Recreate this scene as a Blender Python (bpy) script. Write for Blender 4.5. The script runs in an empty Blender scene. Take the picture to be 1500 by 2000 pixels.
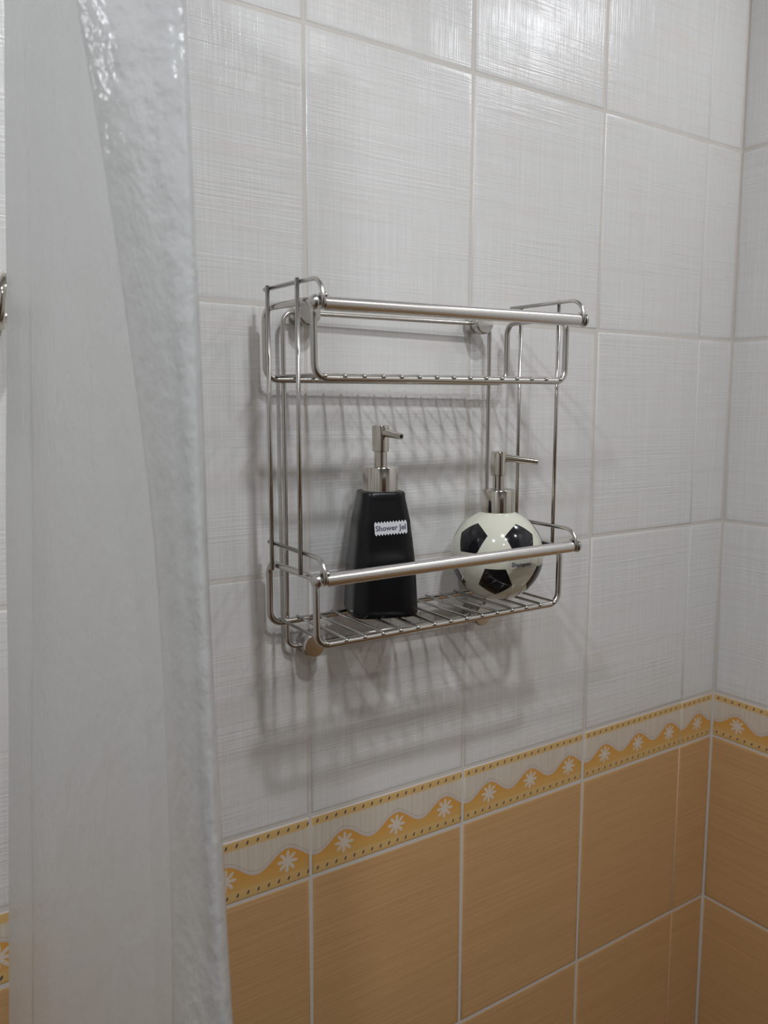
import bpy, bmesh, math, random
from mathutils import Vector, Matrix, Euler
random.seed(7)
C = bpy.context.scene.collection
W = 0.20                      # tile width (m); all measured lengths below are in tile widths
Z0 = 1.25                     # height of the border's top edge above the floor
def P(x, y, z): return Vector((x*W, y*W, Z0 + z*W))

# ---------------------------------------------------------------- camera
CAM = P(-1.95799, -3.52896, 2.05013)
YAW, PIT, ROL, FPX = 0.597941, -0.124149, 0.002696, 1637.8
fw = Vector((math.sin(YAW)*math.cos(PIT), math.cos(YAW)*math.cos(PIT), math.sin(PIT)))
r0 = Vector((math.cos(YAW), -math.sin(YAW), 0)); u0 = r0.cross(fw)
rt = r0*math.cos(ROL) + u0*math.sin(ROL); up = u0*math.cos(ROL) - r0*math.sin(ROL)
cd = bpy.data.cameras.new('camera'); cam = bpy.data.objects.new('camera', cd); C.objects.link(cam)
cd.sensor_fit = 'VERTICAL'; cd.sensor_height = 36; cd.lens = 36*FPX/2000
cd.clip_start = 0.02; cd.clip_end = 30
R = Matrix((rt, up, -fw)).transposed().to_4x4(); R.translation = CAM; cam.matrix_world = R
cd.dof.use_dof = True; cd.dof.focus_distance = 0.84; cd.dof.aperture_fstop = 9
bpy.context.scene.camera = cam

# ---------------------------------------------------------------- world, lights, exposure
w = bpy.data.worlds.new('world'); bpy.context.scene.world = w; w.use_nodes = True
w.node_tree.nodes['Background'].inputs[0].default_value = (0.9, 0.93, 1, 1)
w.node_tree.nodes['Background'].inputs[1].default_value = 0.02
vs = bpy.context.scene.view_settings
vs.view_transform = 'Standard'; vs.look = 'None'; vs.gamma = 1; vs.use_curve_mapping = False; vs.exposure = -0.08
def lamp(name, x, y, z, power, rad, col):
    l = bpy.data.lights.new(name, 'AREA'); l.shape = 'DISK'; l.size = rad*2; l.energy = power; l.color = col
    o = bpy.data.objects.new(name, l); o.location = (x, y, z); C.objects.link(o); return o
LZ = 2.385
l = lamp('glare_light', 3.12*W, -1.75*W, Z0+5.12*W, 0.66, 0.045, (0.93, 0.95, 1)); l.rotation_euler = (Vector((1.35*W, 0, Z0+3.5*W))-l.location).to_track_quat('-Z', 'Y').to_euler()  # unseen light, added to put the glare on the upper tiles
LAMPS = [(-0.012, -0.95, 2.6, 0.032, (0.89, 0.94, 1)), (-0.045, -0.655, 4.0, 0.032, (0.89, 0.94, 1)),
         (0.52, -0.85, 1.3, 0.020, (1, 0.97, 0.93)), (-0.60, -0.66, 4.9, 0.030, (0.90, 0.95, 1)),  # last entry on this line: unseen fill added to brighten the curtain
         (-0.36, -1.35, 1.9, 0.022, (0.97, 0.98, 1))]  # unseen fill added for glare on the curtain and softer rack shadows
for lx, ly, e, rr, co in LAMPS: lamp('ceiling_and_fill_light', lx, ly, LZ, e, rr, co)

# ---------------------------------------------------------------- node helpers
class NT:
    def __init__(s, name):
        s.m = bpy.data.materials.new(name); s.m.use_nodes = True; s.t = s.m.node_tree
        s.b = s.t.nodes['Principled BSDF']; s.out = s.t.nodes['Material Output']
    def n(s, typ, **kw):
        x = s.t.nodes.new(typ)
        for k, v in kw.items(): setattr(x, k, v)
        return x
    def put(s, sock, v):
        if hasattr(v, 'is_output') or hasattr(v, 'links'): s.t.links.new(v, sock)
        else: sock.default_value = v
    def m_(s, op, a, b=0.0, c=0.0):
        x = s.n('ShaderNodeMath', operation=op)
        s.put(x.inputs[0], a); s.put(x.inputs[1], b)
        if op in ('MULTIPLY_ADD', 'SMOOTH_MIN'): s.put(x.inputs[2], c)
        return x.outputs[0]
    def step(s, e0, e1, v):
        x = s.n('ShaderNodeMapRange', interpolation_type='SMOOTHSTEP')
        s.put(x.inputs[0], v); s.put(x.inputs[1], e0); s.put(x.inputs[2], e1); return x.outputs[0]
    def mix(s, f, a, b):
        x = s.n('ShaderNodeMix', data_type='RGBA')
        s.put(x.inputs[0], f); s.put(x.inputs[6], a); s.put(x.inputs[7], b); return x.outputs[2]
    def obj(s): return s.n('ShaderNodeTexCoord').outputs['Object']
    def mapv(s, v, sc, off=None):
        x = s.n('ShaderNodeVectorMath', operation='MULTIPLY'); s.put(x.inputs[0], v); x.inputs[1].default_value = sc
        if off is None: return x.outputs[0]
        y = s.n('ShaderNodeVectorMath', operation='ADD'); s.put(y.inputs[0], x.outputs[0]); s.put(y.inputs[1], off); return y.outputs[0]
    def noise(s, v, scale=1.0, detail=2.0, rough=0.5):
        x = s.n('ShaderNodeTexNoise'); s.put(x.inputs['Vector'], v)
        x.inputs['Scale'].default_value = scale; x.inputs['Detail'].default_value = detail; x.inputs['Roughness'].default_value = rough
        return x.outputs[0]
    def bump(s, h, strength, dist, normal=None):
        x = s.n('ShaderNodeBump'); x.inputs['Strength'].default_value = strength; x.inputs['Distance'].default_value = dist
        s.put(x.inputs['Height'], h)
        if normal is not None: s.put(x.inputs['Normal'], normal)
        return x.outputs[0]
    def set(s, **kw):
        for k, v in kw.items(): s.put(s.b.inputs[k.replace('_', ' ')], v)
        return s.m
def rgb(r, g, b): return (r, g, b, 1)
def plain(name, col, rough=0.5, metal=0.0, **kw):
    t = NT(name); return t.set(Base_Color=rgb(*col), Roughness=rough, Metallic=metal, **kw)

def linen(t, amp_v=1.0, amp_h=1.0):
    """woven relief of the glaze: uneven vertical and horizontal threads, in patches; returns height, patch"""
    o = t.obj(); rnd = t.n('ShaderNodeObjectInfo').outputs['Random']
    off = t.n('ShaderNodeCombineXYZ'); r1 = t.m_('MULTIPLY', rnd, 57.0)
    for i in range(3): t.put(off.inputs[i], r1)
    off = off.outputs[0]
    v = t.noise(t.mapv(o, (480, 1, 9), off), 1, 2.5, 0.65)
    h = t.noise(t.mapv(o, (7, 1, 460), off), 1, 2.5, 0.65)
    p1 = t.step(0.36, 0.62, t.noise(t.mapv(o, (22, 1, 7), off), 1, 2))
    p2 = t.step(0.36, 0.62, t.noise(t.mapv(o, (5, 1, 26), off), 1, 2))
    a = t.m_('MULTIPLY', v, t.m_('MULTIPLY_ADD', p1, 0.75*amp_v, 0.25*amp_v))
    b = t.m_('MULTIPLY', h, t.m_('MULTIPLY_ADD', p2, 0.75*amp_h, 0.25*amp_h))
    return t.m_('ADD', a, b), p1, p2, o, off, v, h
def tile_white():
    t = NT('white_linen_glaze'); H, p1, p2, o, off, v, h = linen(t)
    c = t.mix(t.step(0.35, 0.7, v), rgb(0.72, 0.708, 0.69), rgb(0.765, 0.755, 0.737))
    c = t.mix(t.m_('MULTIPLY', t.step(0.45, 0.75, h), 0.45), c, rgb(0.68, 0.64, 0.60))
    c = t.mix(t.m_('MULTIPLY', t.step(0.52, 0.8, t.noise(t.mapv(o, (10, 1, 60), off), 1, 3)), 0.35), c, rgb(0.75, 0.66, 0.59))
    return t.set(Base_Color=c, Roughness=0.23, Normal=t.bump(H, 0.75, 0.0007), Specular_IOR_Level=0.5)
def tile_ochre():
    t = NT('ochre_linen_glaze'); H, p1, p2, o, off, v, h = linen(t, 0.5, 1.0)
    c = t.mix(t.step(0.3, 0.72, h), rgb(0.57, 0.342, 0.155), rgb(0.66, 0.41, 0.198))
    c = t.mix(t.m_('MULTIPLY', v, 0.25), c, rgb(0.58, 0.345, 0.15))
    return t.set(Base_Color=c, Roughness=0.33, Normal=t.bump(H, 0.3, 0.0005))
def tile_border():
    t = NT('floral_border_glaze'); H, p1, p2, o, off, v_, h_ = linen(t)
    sx = t.n('ShaderNodeSeparateXYZ'); t.put(sx.inputs[0], o)
    B = 0.3332*W
    x = sx.outputs[0]; z = sx.outputs[2]
    v = t.m_('DIVIDE', z, B)
    ts = t.m_('FRACT', t.m_('MULTIPLY_ADD', x, 3/W, 10.9))          # a flower where ts = .5
    ts = t.m_('FRACT', t.m_('MULTIPLY_ADD', x, 3/W, 9.9))
    ds = t.m_('SUBTRACT', ts, 0.5)
    wave = t.m_('MULTIPLY_ADD', t.m_('COSINE', t.m_('MULTIPLY', ds, 2*math.pi)), 0.125, 0.485)
    d = t.m_('SUBTRACT', v, wave)
    cream = t.mix(t.step(0.35, 0.7, v_), rgb(0.64, 0.56, 0.46), rgb(0.72, 0.66, 0.57))
    cream = t.mix(t.m_('MULTIPLY', t.step(0.4, 0.65, h_), 0.5), cream, rgb(0.68, 0.59, 0.46))
    orange = t.mix(t.step(0.2, 0.45, v), rgb(0.70, 0.41, 0.13), rgb(0.70, 0.36, 0.085))
    yellow = t.mix(v_, rgb(0.70, 0.44, 0.16), rgb(0.70, 0.49, 0.22))
    c = t.mix(t.step(-0.012, 0.012, d), orange, cream)
    l1 = t.m_('SUBTRACT', 1.0, t.step(0.010, 0.022, t.m_('ABSOLUTE', d)))
    l2 = t.m_('SUBTRACT', 1.0, t.step(0.004, 0.012, t.m_('ABSOLUTE', t.m_('SUBTRACT', d, 0.045))))
    c = t.mix(t.m_('MULTIPLY', l1, 0.8), c, rgb(0.62, 0.53, 0.52))
    c = t.mix(t.m_('MULTIPLY', l2, 0.55), c, rgb(0.45, 0.34, 0.32))
    c = t.mix(t.step(0.80, 0.845, v), c, yellow)
    c = t.mix(t.step(0.215, 0.18, v), c, yellow)
    # eight-petalled flower
    fx = t.m_('MULTIPLY', ds, 1/3); fy = t.m_('MULTIPLY', t.m_('SUBTRACT', v, 0.388), 0.3332)
    r = t.m_('SQRT', t.m_('ADD', t.m_('MULTIPLY', fx, fx), t.m_('MULTIPLY', fy, fy)))
    th = t.m_('ARCTAN2', fy, fx)
    pet = t.m_('COSINE', t.m_('MULTIPLY_ADD', th, 8.0, 0.6))
    rad = t.m_('MULTIPLY_ADD', pet, 0.013, 0.045)
    core = t.m_('MULTIPLY_ADD', t.step(-0.95, -0.2, pet), 0.9, t.step(0.030, 0.018, r))
    fl = t.m_('MULTIPLY', t.step(0.004, -0.004, t.m_('SUBTRACT', r, rad)), t.m_('MINIMUM', core, 1.0))
    c = t.mix(fl, c, rgb(0.72, 0.63, 0.53))
    # dotted rows
    dx = t.m_('SUBTRACT', t.m_('FRACT', t.m_('MULTIPLY_ADD', x, 1/(W*0.0555), 0.76)), 0.5)
    dx = t.m_('MULTIPLY', dx, 0.0555)
    for vv in (0.885, 0.118):
        dy = t.m_('MULTIPLY', t.m_('SUBTRACT', v, vv), 0.3332)
        dd = t.m_('SUBTRACT', dx, t.m_('MULTIPLY', dy, 0.35))
        q = t.m_('SQRT', t.m_('ADD', t.m_('POWER', t.m_('DIVIDE', dd, 0.0062), 2.0), t.m_('POWER', t.m_('DIVIDE', dy, 0.0110), 2.0)))
        c = t.mix(t.step(1.15, 0.75, q), c, rgb(0.14, 0.11, 0.10))
    c = t.mix(t.step(0.945, 0.955, v), c, rgb(0.74, 0.66, 0.60))
    return t.set(Base_Color=c, Roughness=0.26, Normal=t.bump(t.m_('ADD', t.m_('MULTIPLY', H, 0.35), t.m_('MULTIPLY', fl, 0.6)), 0.4, 0.0006))
def grout():
    t = NT('pale_grout'); o = t.obj()
    c = t.mix(t.noise(o, 60, 3), rgb(0.63, 0.585, 0.535), rgb(0.70, 0.655, 0.60))
    return t.set(Base_Color=c, Roughness=0.8, Normal=t.bump(t.noise(o, 900, 2), 0.2, 0.0003))
def steel(name, col, rough, aniso=False):
    t = NT(name); o = t.obj()
    n = t.noise(t.mapv(o, (60, 1800, 1800)), 1, 2)
    return t.set(Base_Color=rgb(*col), Metallic=1.0, Roughness=t.m_('MULTIPLY_ADD', n, 0.08, rough-0.04), Normal=t.bump(n, 0.02, 0.0001))
def curtain_mat():
    t = NT('frosted_curtain_vinyl'); o = t.obj()
    o = t.n('ShaderNodeUVMap').outputs[0]
    n1 = t.noise(t.mapv(o, (90, 42, 1)), 1, 3, 0.55); n2 = t.noise(t.mapv(o, (230, 120, 1)), 1, 2, 0.5)
    H = t.m_('ADD', n1, t.m_('MULTIPLY', n2, 0.35)); nb = t.bump(H, 1.0, 0.0019)
    t.t.nodes.remove(t.b)
    df = t.n('ShaderNodeBsdfDiffuse'); df.inputs[0].default_value = rgb(0.86, 0.87, 0.865); t.put(df.inputs['Normal'], nb)
    tl = t.n('ShaderNodeBsdfTranslucent'); tl.inputs[0].default_value = rgb(0.86, 0.87, 0.86); t.put(tl.inputs['Normal'], nb)
    tp = t.n('ShaderNodeBsdfTransparent'); tp.inputs[0].default_value = rgb(0.93, 0.94, 0.93)
    gl = t.n('ShaderNodeBsdfGlossy'); gl.inputs['Roughness'].default_value = 0.13; t.put(gl.inputs['Normal'], nb)
    fr = t.n('ShaderNodeFresnel'); fr.inputs[0].default_value = 1.62; 
    def mx(f, a, b):
        x = t.n('ShaderNodeMixShader'); t.put(x.inputs[0], f); t.t.links.new(a, x.inputs[1]); t.t.links.new(b, x.inputs[2]); return x.outputs[0]
    a = mx(0.5, df.outputs[0], tl.outputs[0]); a = mx(0.07, a, tp.outputs[0]); a = mx(fr.outputs[0], a, gl.outputs[0])
    t.t.links.new(a, t.out.inputs[0]); return t.m

M = dict(white=tile_white(), ochre=tile_ochre(), border=tile_border(), grout=grout(),
    steel=steel('brushed_steel_wire', (0.60, 0.58, 0.55), 0.24), satin=steel('satin_steel_tube', (0.76, 0.74, 0.72), 0.27),
    pump=plain('polished_chrome', (0.66, 0.62, 0.55), 0.10, 1.0), dark=plain('black_void', (0.01, 0.01, 0.01), 0.4),
    black=plain('black_gloss_resin', (0.006, 0.006, 0.007), 0.24, Specular_IOR_Level=0.35), cream=plain('cream_gloss_ceramic', (0.69, 0.68, 0.565), 0.10, Coat_Weight=0.5),
    patch=plain('black_gloss_ceramic', (0.010, 0.010, 0.012), 0.12), sticker=plain('white_paper_sticker', (0.62, 0.62, 0.64), 0.5),
    ink=plain('grey_ink', (0.10, 0.10, 0.14), 0.6), film=plain('pale_film_sticker', (0.60, 0.60, 0.52), 0.2),
    paint=plain('white_ceiling_paint', (0.60, 0.60, 0.60), 0.7), curtain=curtain_mat())
def room_tile():
    t = NT('two_tone_room_tile'); g = t.n('ShaderNodeNewGeometry').outputs['Position']
    s = t.n('ShaderNodeSeparateXYZ'); t.put(s.inputs[0], g)
    a = t.m_('ADD', s.outputs[0], s.outputs[1])
    u = t.m_('ABSOLUTE', t.m_('SUBTRACT', t.m_('FRACT', t.m_('DIVIDE', a, W)), 0.5))
    q = t.m_('ABSOLUTE', t.m_('SUBTRACT', t.m_('FRACT', t.m_('DIVIDE', t.m_('SUBTRACT', s.outputs[2], Z0-0.067), 0.2513)), 0.5))
    c = t.mix(t.step(Z0-0.068, Z0-0.066, s.outputs[2]), rgb(0.28, 0.17, 0.08), rgb(0.52, 0.51, 0.50))
    c = t.mix(t.step(0.49, 0.494, t.m_('MAXIMUM', u, q)), c, rgb(0.68, 0.64, 0.6))
    return t.set(Base_Color=c, Roughness=0.3)
M['room'] = room_tile()
M['floor'] = plain('brown_floor_tile', (0.12, 0.08, 0.05), 0.35)
M['door'] = plain('dark_brown_door', (0.09, 0.045, 0.022), 0.4)

# ---------------------------------------------------------------- mesh helpers
def link(name, me, mat=None, parent=None, smooth=False):
    if mat is not None and not me.materials: me.materials.append(mat)
    if smooth:
        for p in me.polygons: p.use_smooth = True
    o = bpy.data.objects.new(name, me); C.objects.link(o)
    if parent: o.parent = parent
    return o
def mesh(vs_, fs): me = bpy.data.meshes.new('m'); me.from_pydata([tuple(v) for v in vs_], [], fs); me.validate(); me.update(); return me
def box(x0, y0, z0, x1, y1, z1):
    v = [(x, y, z) for x in (x0, x1) for y in (y0, y1) for z in (z0, z1)]
    return mesh(v, [(0,1,3,2), (4,6,7,5), (0,4,5,1), (2,3,7,6), (0,2,6,4), (1,5,7,3)])
def thing(name, label, cat, loc, group=None):
    o = bpy.data.objects.new(name, None); C.objects.link(o); o.location = loc; o.empty_display_size = 0.02
    o['label'] = label; o['category'] = cat
    if group: o['group'] = group
    return o
def struct(o): o['kind'] = 'structure'; return o
def fillet(pts, r, closed=False, seg=6):
    pts = [Vector(p) for p in pts]; n = len(pts); out = []
    for i, p in enumerate(pts):
        if not closed and i in (0, n-1): out.append(p); continue
        a = (pts[i-1]-p); b = (pts[(i+1) % n]-p)
        ang = a.angle(b); rr = r[i] if isinstance(r, (list, tuple)) else r
        if rr <= 0 or ang > 3.1: out.append(p); continue
        fa = 0.97 if (not closed and i == 1) else 0.49; fb = 0.97 if (not closed and i == n-2) else 0.49
        t = min(rr/math.tan(ang/2), a.length*fa, b.length*fb); rr = t*math.tan(ang/2)
        an, bn = a.normalized(), b.normalized(); c = p + (an+bn).normalized()*(rr/math.sin(ang/2))
        s, e = p+an*t-c, p+bn*t-c; tot = s.angle(e); ax = s.cross(e).normalized()
        for k in range(seg+1): out.append(c + Matrix.Rotation(tot*k/seg, 3, ax) @ s)
    return out
def tube(pts, r, closed=False, sides=10, caps=True):
    pts = [Vector(p) for p in pts]; n = len(pts); vs_, fs = [], []
    def tan(i):
        a = pts[(i-1) % n] if (closed or i > 0) else pts[i]; b = pts[(i+1) % n] if (closed or i < n-1) else pts[i]
        return (b-a).normalized()
    t = tan(0); nrm = t.orthogonal().normalized(); rings = []
    for i in range(n):
        t2 = tan(i); q = t.rotation_difference(t2); nrm = (q @ nrm); nrm = (nrm - t2*nrm.dot(t2)).normalized(); t = t2
        rings.append(nrm.copy()); b = t.cross(nrm); rr = r[i] if isinstance(r, (list, tuple)) else r
        for k in range(sides):
            a = 2*math.pi*k/sides; vs_.append(pts[i] + (nrm*math.cos(a)+b*math.sin(a))*rr)
    off = 0
    if closed:   # match the last ring to the first
        t2 = tan(0); q = t.rotation_difference(t2); e = q @ nrm; b0 = t2.cross(rings[0])
        off = round(math.atan2(e.dot(b0), e.dot(rings[0]))/(2*math.pi)*sides)
    for i in range(n if closed else n-1):
        j = (i+1) % n; o = off if (closed and i == n-1) else 0
        for k in range(sides):
            k2 = (k+1) % sides
            fs.append((i*sides+k, i*sides+k2, j*sides+(k2+o) % sides, j*sides+(k+o) % sides))
    if caps and not closed: fs.append(tuple(range(sides))[::-1]); fs.append(tuple(range((n-1)*sides, n*sides)))
    return mesh(vs_, fs)
def wire(name, pts, r, parent, mat, closed=False, fr=0.0, sides=10):
    me = tube(fillet(pts, fr, closed) if fr else pts, r, closed, sides)
    o = link(name, me, mat, parent, True)
    return o
def lathe(profile, n=40, axis='Z'):
    vs_, fs = [], []
    for r, h in profile:
        for k in range(n):
            a = 2*math.pi*k/n; c, s = math.cos(a)*max(r, 1e-5), math.sin(a)*max(r, 1e-5)
            vs_.append((c, s, h) if axis == 'Z' else ((h, c, s) if axis == 'X' else (c, h, s)))
    m = len(profile)
    for i in range(m-1):
        for k in range(n):
            k2 = (k+1) % n; f = (i*n+k, i*n+k2, (i+1)*n+k2, (i+1)*n+k)
            fs.append(f if axis != 'Y' else f[::-1])
    fs.append(tuple(range(n))[::-1]); fs.append(tuple(range((m-1)*n, m*n)))
    return mesh(vs_, fs)
def sharp(me, deg=35):
    bm = bmesh.new(); bm.from_mesh(me); bmesh.ops.remove_doubles(bm, verts=bm.verts, dist=1e-6)
    bmesh.ops.recalc_face_normals(bm, faces=bm.faces)
    for f in bm.faces: f.smooth = True
    for e in bm.edges:
        if len(e.link_faces) == 2 and e.calc_face_angle() > math.radians(deg): e.smooth = False
    bm.to_mesh(me); bm.free(); return me

# ---------------------------------------------------------------- room shell
XR = 3.3605*W; XL = -5*W; YF = -2.0; CZ = 2.42
HT = 1.2567*W; BT = 0.3332*W; GAP = 0.0165*W; TH = 0.006
wall_back = struct(link('wall_back', box(XL-0.1, 0.0007, 0, XR+0.1, 0.12, CZ), M['grout']))
wall_right = struct(link('wall_right', box(XR+0.0007, YF-0.1, 0, XR+0.12, 0.0007, CZ), M['grout']))
struct(link('wall_left', box(XL-0.12, YF-0.1, 0, XL, 0.0007, CZ), M['room']))
struct(link('wall_front', box(XL, YF-0.12, 0, XR+0.0007, YF, CZ), M['room']))
struct(link('floor', box(XL-0.1, YF-0.1, -0.08, XR+0.1, 0.1, 0), M['floor']))
struct(link('ceiling', box(XL-0.1, YF-0.1, CZ, XR+0.1, 0.12, CZ+0.08), M['paint']))
door = struct(link('door_1', box(-0.80, YF, 0.0, 0.10, YF+0.035, 2.05), M['door']))
link('door_handle', tube(fillet([(-0.12, YF+0.035, 1.0), (-0.12, YF+0.075, 1.0), (-0.24, YF+0.075, 1.0)], 0.012), 0.008), M['steel'], door, True)

cache = {}
def tile_mesh(kind, tw, th):
    """glazed tile with pillowed edges; local origin at its lower left corner, glaze facing -y"""
    k = (kind, round(tw, 4), round(th, 4))
    if k in cache: return cache[k]
    g = GAP/2; rings = [(0.0, TH), (0.0, 0.0009), (0.0007, 0.0004), (0.0022, 0.00014), (0.0055, 0.0)]
    vs_, fs = [], []
    for ins, y in rings:
        a = g+ins
        vs_ += [(a, y, a), (tw-a, y, a), (tw-a, y, th-a), (a, y, th-a)]
    for i in range(len(rings)-1):
        for j in range(4):
            j2 = (j+1) % 4; fs.append((i*4+j, i*4+j2, (i+1)*4+j2, (i+1)*4+j))
    n = 4*(len(rings)-1); fs.append((n, n+1, n+2, n+3))
    me = mesh(vs_, fs); me.materials.append(M[kind])
    for p in me.polygons: p.use_smooth = True
    # keep the broad face flat-shaded: its normals are fixed by a weighted-normal style split
    me.polygons[len(me.polygons)-1].use_smooth = False
    cache[k] = me; return me
def lay(wall, cols, place, rz):
    rows = []
    z = Z0
    while z < CZ-0.002: rows.append(('white', z, min(HT, CZ-z))); z += HT
    rows.append(('border', Z0-BT, BT)); z = Z0-BT
    while z > 0.002:
        h = min(HT, z); rows.append(('ochre', z-h, h)); z -= h
    for a, tw in cols:
        for kind, z, h in rows:
            o = bpy.data.objects.new('border_tile' if kind == 'border' else 'tile', tile_mesh(kind, tw, h)); C.objects.link(o)
            o.parent = wall; o.location = place(a, z)
            j = 0.0022
            o.rotation_euler = (random.uniform(-j, j)*0.6, 0, rz+random.uniform(-j, j))
lay(wall_back, [(i*W, W) for i in range(-5, 3)] + [(2.984*W, XR-2.984*W)], lambda a, z: (a, 0, z), 0)
ncol = int((-YF)/W)
lay(wall_right, [(i*W, W) for i in range(ncol)], lambda a, z: (XR, -a, z), -math.pi/2)

# ---------------------------------------------------------------- shower rack
PV = (0.35, -0.2, 1.7)
rack = thing('shower_rack', 'two-tier steel wire shower rack with rail fronts on the tiled wall', 'rack', P(*PV))
rack.rotation_euler = Euler((0.0101, -0.0083, -0.0176), 'XYZ')
def L(x, y, z): return Vector(((x-PV[0])*W, (y-PV[1])*W, (z-PV[2])*W))
X0, X1, Yr, Yf, Zl, Zu, Tl, Tu = -0.2495, 1.1756, -0.084, -0.5217, 1.0475, 2.1761, 1.3426, 2.4889
B0, B1, Yb, ZbT, ZbB = -0.1498, 1.0729, -0.060, 2.4812, 0.9103
L0, L1, Lr, Lf, Rt, Rl, Re = -0.2757, 1.1950, -0.1692, -0.4471, 2.5665, 1.4417, -0.108
RU, RL_, RS, RB = 0.0150*W, 0.0098*W, 0.0072*W, 0.0112*W
FR = 0.058*W
for (zb, zt, zrod) in ((Zl, Tl, 1.352), (Zu, Tu, 2.466)):
    wire('basket_frame', [L(X0, Yr, zb), L(X0, Yr, zt), L(X0+0.006, Yf, zt), L(X0+0.009, Yf, zb), L(X1-0.003, Yf, zb), L(X1-0.002, Yf, zt), L(X1, Yr, zt), L(X1, Yr, zb)], RU, rack, M['steel'], True, FR, 12)
    for k in range(15):
        x = -0.198 + 0.0949*k
        wire('shelf_wire', [L(x, Yr+0.010, zb+0.0150), L(x, Yf-0.006, zb+0.0150), L(x, Yf-0.0165, zb+0.0120), L(x, Yf-0.0200, zb+0.004)], RS, rack, M['steel'], sides=8)
    # rail across the front: satin tube, with rail brackets wrapping a bolt at each end
    yr = -0.607; xa, xb = L0+0.031, L1-0.031
    rail = link('front_rail', tube([L(xa, yr, zrod), L(xb, yr, zrod+0.004)], 0.0290*W, sides=28), None, rack, False)
    rail.data.materials.append(M['satin']); sharp(rail.data)
    for s, x in ((-1, L0+0.012), (1, L1-0.012)):
        prof = [(0.006, 0), (0.012, 0), (0.012, 0.014), (0.0295, 0.015), (0.0310, 0.019), (0.0290, 0.027), (0.0225, 0.036), (0.012, 0.042), (0.001, 0.0435)]
        me = lathe([(a*W, s*b*W) for a, b in prof], 24, 'X'); cp = link('end_cap', sharp(me), M['steel'], rail, False)
        cp.location = L(x, yr, zrod+(0.002))
for zt, zrod, zl2 in ((Rt, 2.466, 2.14), (Rl, 1.352, 1.03)):
    for x in (L0, L1):
        yr = -0.607; x += 0.0170 if x < 0 else -0.0170
        pts = [L(x, Re, zt), L(x, yr-0.026, zt), L(x, yr-0.026, zrod+0.012)]
        pts = fillet(pts, [0, 0.085*W, 0])
        for k in range(1, 15):   # loop round the bolt
            a = math.radians(180 - 24*k + 0)
            pts.append(L(x+0.0012*k, yr - 0.026*math.cos(math.radians(24*k)), zrod + 0.012 - 0.0*k - 0.026*math.sin(math.radians(24*k))))
        link('bracket_wire', tube(pts, RL_, sides=10), M['steel'], rack, True)
for x, s in ((L0, 1), (L1, -1)):
    wire('upright', [L(x, Lr, Rt+0.010), L(x, Lr, Tl-0.02)], RL_, rack, M['steel'])
    wire('upright', [L(x, Lf, Rt+0.012), L(x, Lf, Tl+0.008)], RL_, rack, M['steel'])
wire('back_frame', [L(B0, Yb, ZbB), L(B0, Yb, ZbT), L(B1, Yb, ZbT), L(B1, Yb, ZbB)], RB, rack, M['steel'], True, 0.05*W, 12)
for x, z in ((-0.035, ZbT), (1.000, ZbT+0.004), (-0.030, ZbB), (1.020, ZbB)):
    g = L(x, 0, z); g.y += 0
    body = lathe([(0.054*W, 0.0), (0.054*W, -0.040*W), (0.046*W, -0.044*W), (0.046*W, -0.062*W)], 32, 'Y')
    # wall side of the rack frame, back to the tile surface
    o = link('wall_mount', sharp(body), M['steel'], rack, False); o.location = L(x, -0.006, z)
    cap = lathe([(0.046*W, -0.062*W), (0.0575*W, -0.063*W), (0.0600*W, -0.070*W), (0.0590*W, -0.100*W), (0.052*W, -0.108*W), (0.002*W, -0.110*W)], 32, 'Y')
    link('mount_cap', sharp(cap), M['steel'], o, False)

# ---------------------------------------------------------------- dispensers
def pump(root, z, ang, reach, drop=0.012):
    """chrome collar, stem, pump head with spout; the spout points along azimuth ang"""
    col = link('collar', sharp(lathe([(a*W, (z+b)*W) for a, b in ((0.080, 0), (0.0865, 0.003), (0.0865, 0.112), (0.084, 0.1165), (0.030, 0.1175), (0.029, 0.1170))], 48)), M['pump'], root)
    link('stem', sharp(lathe([(a*W, (z+b)*W) for a, b in ((0.031, 0.11), (0.031, 0.205))], 32)), M['pump'], root)
    hd = link('pump_head', sharp(lathe([(a*W, (z+b)*W) for a, b in ((0.034, 0.188), (0.0405, 0.191), (0.0415, 0.302), (0.039, 0.310), (0.030, 0.313), (0.001, 0.314))], 32)), M['pump'], root)
    d = Vector((math.cos(ang), math.sin(ang), 0))
    a = d*0.03*W + Vector((0, 0, (z+0.280)*W)); b = d*reach*W + Vector((0, 0, (z+0.280-drop)*W))
    sp = link('spout', tube([a, a.lerp(b, 0.5), b], [0.0205*W, 0.0175*W, 0.0145*W], sides=20), M['pump'], hd, True); sharp(sp.data)
    link('spout_opening', tube([b-(b-a).normalized()*0.0006, b+(b-a).normalized()*0.0002], 0.0095*W, sides=16), M['dark'], hd)
def textmesh(s, size):
    cu = bpy.data.curves.new('t', 'FONT'); cu.body = s; cu.size = size; cu.align_x = 'CENTER'; cu.align_y = 'CENTER'; cu.offset = size*0.025; cu.resolution_u = 3
    o = bpy.data.objects.new('t', cu); C.objects.link(o); dg = bpy.context.evaluated_depsgraph_get()
    me = bpy.data.meshes.new_from_object(o.evaluated_get(dg)); bpy.data.objects.remove(o); bpy.data.curves.remove(cu)
    for m in range(len(me.materials)): me.materials.pop()
    return me

ZS = Zl + 0.0150 + 0.0072 + 0.0012
def rackpoint(x, y, z):
    return rack.matrix_basis @ L(x, y, z)
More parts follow.
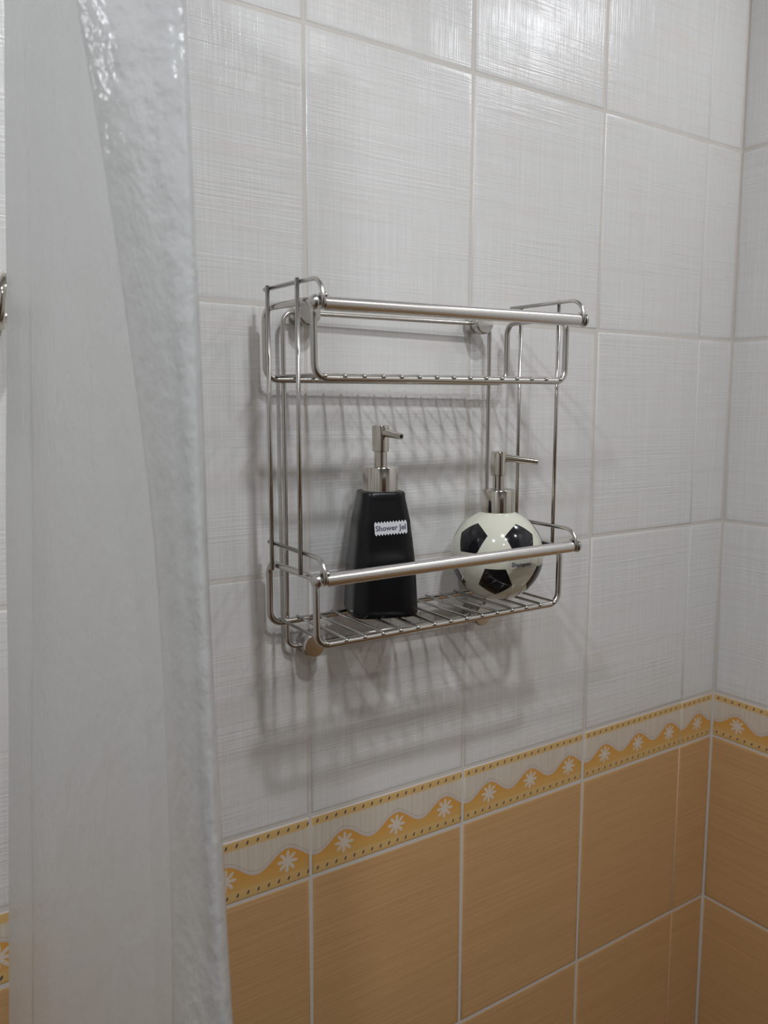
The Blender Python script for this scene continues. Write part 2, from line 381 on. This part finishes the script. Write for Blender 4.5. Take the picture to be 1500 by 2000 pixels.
# black bottle: tapering rounded square
bot = thing('soap_dispenser', 'black tapering soap dispenser with chrome pump on the lower rack shelf', 'dispenser', rackpoint(0.262, -0.240, ZS), 'pump dispensers on the lower shelf')
HB = 0.588
def sq(a, half, e=5.0):
    c, s = math.cos(a), math.sin(a)
    r = half/((abs(c)**e + abs(s)**e)**(1/e)); return r*c, r*s
NB = 96; vs_, fs = [], []
PR = [(0.0, 0.150), (0.004, 0.159), (0.02, 0.1625), (0.25, 0.1505), (0.45, 0.1280), (HB-0.03, 0.1070), (HB-0.008, 0.1050), (HB-0.001, 0.1005), (HB, 0.097), (HB, 0.03)]
prev = None; fine = []
for (za, ha), (zb_, hb_) in zip(PR, PR[1:]):
    n = 8 if zb_-za > 0.05 else 1
    for k in range(n): fine.append((za+(zb_-za)*k/n, ha+(hb_-ha)*k/n))
fine.append(PR[-1])
for z, hh in fine:
    for k in range(NB):
        x, y = sq(2*math.pi*k/NB, hh); vs_.append((x*W, y*W, z*W))
for i in range(len(fine)-1):
    for k in range(NB):
        k2 = (k+1) % NB; fs.append((i*NB+k, i*NB+k2, (i+1)*NB+k2, (i+1)*NB+k))
fs.append(tuple(range(NB))[::-1]); fs.append(tuple(range((len(fine)-1)*NB, len(fine)*NB)))
body = link('body', sharp(mesh(vs_, fs), 50), M['black'], bot)
VIEW = math.atan2(-0.826, -0.563)          # azimuth from the shelf towards the camera
BR = VIEW + math.radians(14)               # the face carrying the sticker
body.rotation_euler.z = BR
pump(bot, HB-0.004, VIEW+math.radians(38), 0.155, 0.016)
# sticker with pinked edges, on the flat +x face of the body
def face_h(z): 
    for (za, ha), (zb_, hb_) in zip(PR, PR[1:]):
        if za <= z <= zb_ and zb_ > za: return ha+(hb_-ha)*(z-za)/(zb_-za)
    return 0.1
def on_face(u, z, lift): return Vector(((face_h(z)+0.0001)*W+lift, u*W, z*W))
zc, uc, tilt = 0.425, 0.018, 0.05
n = 22; top, botm = [], []
for k in range(n+1):
    u = -0.078 + 0.156*k/n; j = 0.0095 if k % 2 else 0.0
    top.append((u, 0.024+j)); botm.append((u, -0.024-j))
out = top + botm[::-1]
rot = lambda u, v: (uc+u*math.cos(tilt)-v*math.sin(tilt), zc+u*math.sin(tilt)+v*math.cos(tilt))
sv = [on_face(*rot(u, v), 0.00025) for u, v in out]
N1 = n+1; sf = [(k, k+1, 2*N1-2-k, 2*N1-1-k) for k in range(n)]
st = link('sticker', mesh(sv, [f[::-1] for f in sf]), M['sticker'], body); st['label'] = 'white pinked-edge paper sticker with small grey lettering'
tm = textmesh('Shower Jel', 0.034*W)
for v in tm.vertices:
    u, z = rot(v.co.x/W, v.co.y/W); v.co = on_face(u, z, 0.00040)
link('lettering', tm, M['ink'], st)

# football dispenser
RBL = 0.239; ZC = RBL*0.910
ball = thing('soap_dispenser', 'football-shaped cream and black soap dispenser with chrome pump on the lower shelf', 'dispenser', rackpoint(0.955, -0.290, ZS), 'pump dispensers on the lower shelf')
prof = []
a0 = math.acos(-0.910)
for k in range(37):
    a = a0*(1-k/36.0) + math.radians(21.0)*(k/36.0)
    prof.append((RBL*math.sin(a)*W, (ZC+RBL*math.cos(a))*W))
prof += [(0.080*W, (ZC+RBL*0.945)*W), (0.075*W, (ZC+RBL*0.95)*W)]
bb = link('body', sharp(lathe(prof, 72), 40), M['cream'], ball)
def sph(dv, rad): dv = dv.normalized(); return Vector((dv.x*rad*W, dv.y*rad*W, (ZC+dv.z*rad)*W))
VB = math.atan2(0.290-3.529, -1.958-0.955)     # azimuth from the ball to the camera
dirs = []
for ring in (0, 1):
    el = math.radians(26.565 if ring == 0 else -26.565)
    for k in range(5):
        az = VB + math.radians(-1.5) + math.radians(72*k + (36 if ring == 0 else 0))
        dirs.append((Vector((math.cos(el)*math.cos(az), math.cos(el)*math.sin(az), math.sin(el))), ring))
for dv, ring in dirs:
    pole = Vector((0, 0, 1 if ring == 0 else -1))
    t = (pole - dv*pole.dot(dv)).normalized(); b = dv.cross(t)
    rho = math.radians(21.5); G = 8; vs2, fs2 = [sph(dv, RBL+0.0012)], []
    def corner(k): a = 2*math.pi*k/5; return (dv*math.cos(rho) + (t*math.cos(a)+b*math.sin(a))*math.sin(rho)).normalized()
    S = 6; edge = []
    for k in range(5):
        for q in range(S): edge.append(corner(k).lerp(corner(k+1), q/S).normalized())
    ne = len(edge)
    for gi in range(1, G+1):
        for e in edge: vs2.append(sph(dv.lerp(e, gi/G), RBL+0.0012))
    for e in edge: vs2.append(sph(dv.lerp(e, 1.0), RBL-0.002))
    for k in range(ne): fs2.append((0, 1+k, 1+(k+1) % ne))
    for gi in range(G):
        for k in range(ne):
            k2 = (k+1) % ne; fs2.append((1+gi*ne+k, 1+(gi+1)*ne+k, 1+(gi+1)*ne+k2, 1+gi*ne+k2))
    link('pentagon_patch', sharp(mesh(vs2, fs2), 50), M['patch'], bb)
pump(ball, ZC+RBL*0.945-0.004, VB+math.radians(88), 0.198, 0.018)
# film sticker low on the ball
def on_ball(u, v, lift):
    az = VB + math.radians(31); el = math.radians(-3.5)
    d0 = Vector((math.cos(el)*math.cos(az), math.cos(el)*math.sin(az), math.sin(el))); rg = Vector((-math.sin(az), math.cos(az), 0)); uu = d0.cross(rg)*1
    return sph(d0 + rg*(u/RBL) + uu*(v/RBL), RBL+lift)
n = 18; sv = []; 
for k in range(n+1):
    u = -0.072+0.144*k/n; j = 0.005 if k % 2 else 0
    sv += [on_ball(u, 0.022+j, 0.0010), on_ball(u, 0, 0.0010), on_ball(u, -0.022-j, 0.0010)]
sf = []
for k in range(n): sf += [(3*k, 3*k+1, 3*k+4, 3*k+3), (3*k+1, 3*k+2, 3*k+5, 3*k+4)]
st2 = link('sticker', mesh(sv, sf), M['film'], bb); st2['label'] = 'pale film sticker with small grey lettering'
tm = textmesh('Shampoo', 0.030*W)
for v in tm.vertices: v.co = on_ball(v.co.x/W, v.co.y/W, 0.0018)
link('lettering', tm, M['ink'], st2)

# ---------------------------------------------------------------- shower curtain
def unproj(px, py, y):
    d = rt*((px-750)/FPX) + up*((1000-py)/FPX) + fw; t = (y*W-CAM.y)/d.y; return CAM + d*t
COLS = [  # measured edge and fold positions of the cloth at three heights, and distance from the wall
    ((6, 14, 16), -0.22), ((24, 36, 38), -0.33), ((44, 60, 61), -0.43), ((54, 66, 67), -0.47), ((90, 98, 104), -0.60), ((140, 152, 165), -0.74),
    ((190, 225, 240), -0.90), ((225, 330, 352), -1.06), ((228, 338, 360), -1.13), ((190, 322, 352), -1.19), ((153, 295, 338), -1.235), ((151, 293, 337), -1.255), ((172, 306, 346), -1.285),
    ((215, 328, 366), -1.325), ((262, 350, 390), -1.365), ((310, 374, 417), -1.405), ((346, 391, 440), -1.415), ((364, 401, 456), -1.385), ((362, 400, 454), -1.340), ((338, 384, 425), -1.30)]
fits = []
for (a, b, c), y in COLS:
    p3 = [unproj(a, 0, y), unproj(b, 1000, y), unproj(c, 2000, y)]
    fits.append((p3, y))
def colx(f, z):
    (a, b, c), y = f
    zt, zm, zb = a.z, b.z, c.z
    z = max(min(z, zt+0.25), zb-0.35)
    l0 = (z-zm)*(z-zb)/((zt-zm)*(zt-zb)); l1 = (z-zt)*(z-zb)/((zm-zt)*(zm-zb)); l2 = (z-zt)*(z-zm)/((zb-zt)*(zb-zm))
    if z < zb: return c.x + (c.x-b.x)/(zb-zm)*(z-zb)*0.6
    if z > zt: return a.x + (a.x-b.x)/(zt-zm)*(z-zt)*0.6
    return a.x*l0 + b.x*l1 + c.x*l2
NZ, SUB = 90, 7; ZT, ZB = 2.14, 0.62
vs_, fs = [], []; ncol = (len(COLS)-1)*SUB+1
def cr(p0, p1, p2, p3, t): return 0.5*((2*p1)+(-p0+p2)*t+(2*p0-5*p1+4*p2-p3)*t*t+(-p0+3*p1-3*p2+p3)*t**3)
for i in range(NZ+1):
    z = ZB+(ZT-ZB)*i/NZ
    xs = [colx(f, z) for f in fits]; ys = [f[1]*W for f in fits]
    for c in range(ncol):
        k = min(c//SUB, len(COLS)-2); t = c/SUB-k
        g = lambda a, j: a[max(0, min(len(a)-1, j))]
        x = cr(g(xs, k-1), g(xs, k), g(xs, k+1), g(xs, k+2), t); y = cr(g(ys, k-1), g(ys, k), g(ys, k+1), g(ys, k+2), t)
        x += 0.0006*math.sin(z*11+c*0.12) + 0.0004*math.sin(z*23+c*0.21)
        vs_.append((x, y, z))
for i in range(NZ):
    for c in range(ncol-1): a = i*ncol+c; fs.append((a, a+1, a+ncol+1, a+ncol))
cme = mesh(vs_, fs); uvl = cme.uv_layers.new(name='UVMap'); arc = [0.0]
mid = (NZ//2)*ncol
for c in range(1, ncol): arc.append(arc[-1] + (Vector(vs_[mid+c])-Vector(vs_[mid+c-1])).length)
for lp in cme.loops: uvl.data[lp.index].uv = (arc[lp.vertex_index % ncol], vs_[lp.vertex_index][2])
curtain = link('shower_curtain', cme, M['curtain'], None, True)
curtain['label'] = 'frosted white vinyl shower curtain hanging in folds left of the rack'; curtain['category'] = 'curtain'

# ---------------------------------------------------------------- chrome shower head at the left edge
sh = thing('hand_shower', 'chrome hand shower partly cut off beside the curtain', 'shower', P(-1.40, 0, 2.435))
fx = Vector((-1.40*W, 0, Z0+2.435*W))
def S(x, y, z): return P(x, y, z) - fx
arm = link('wall_bracket', tube([S(-1.55, -0.004, 2.43), S(-1.55, -0.09, 2.43)], 0.05*W, sides=24), M['pump'], sh, True); sharp(arm.data)
disc = lathe([(a*W, b*W) for a, b in ((0.02, -0.07), (0.045, -0.055), (0.085, -0.03), (0.105, -0.012), (0.110, 0.0), (0.107, 0.012), (0.098, 0.015), (0.095, 0.010), (0.002, 0.012))], 40, 'X')
dh = link('spray_head', sharp(disc, 60), M['pump'], sh); dh.location = S(-1.338, -0.12, 2.437); dh.rotation_euler = (0, math.radians(8), math.radians(-14))
link('handle', tube([S(-1.37, -0.115, 2.40), S(-1.41, -0.11, 2.30), S(-1.49, -0.10, 2.12), S(-1.55, -0.09, 1.95)], [0.035*W, 0.04*W, 0.045*W, 0.04*W], sides=16), M['pump'], sh, True)
link('holder', tube([S(-1.55, -0.088, 2.43), S(-1.43, -0.10, 2.40)], 0.03*W, sides=14), M['pump'], sh, True)
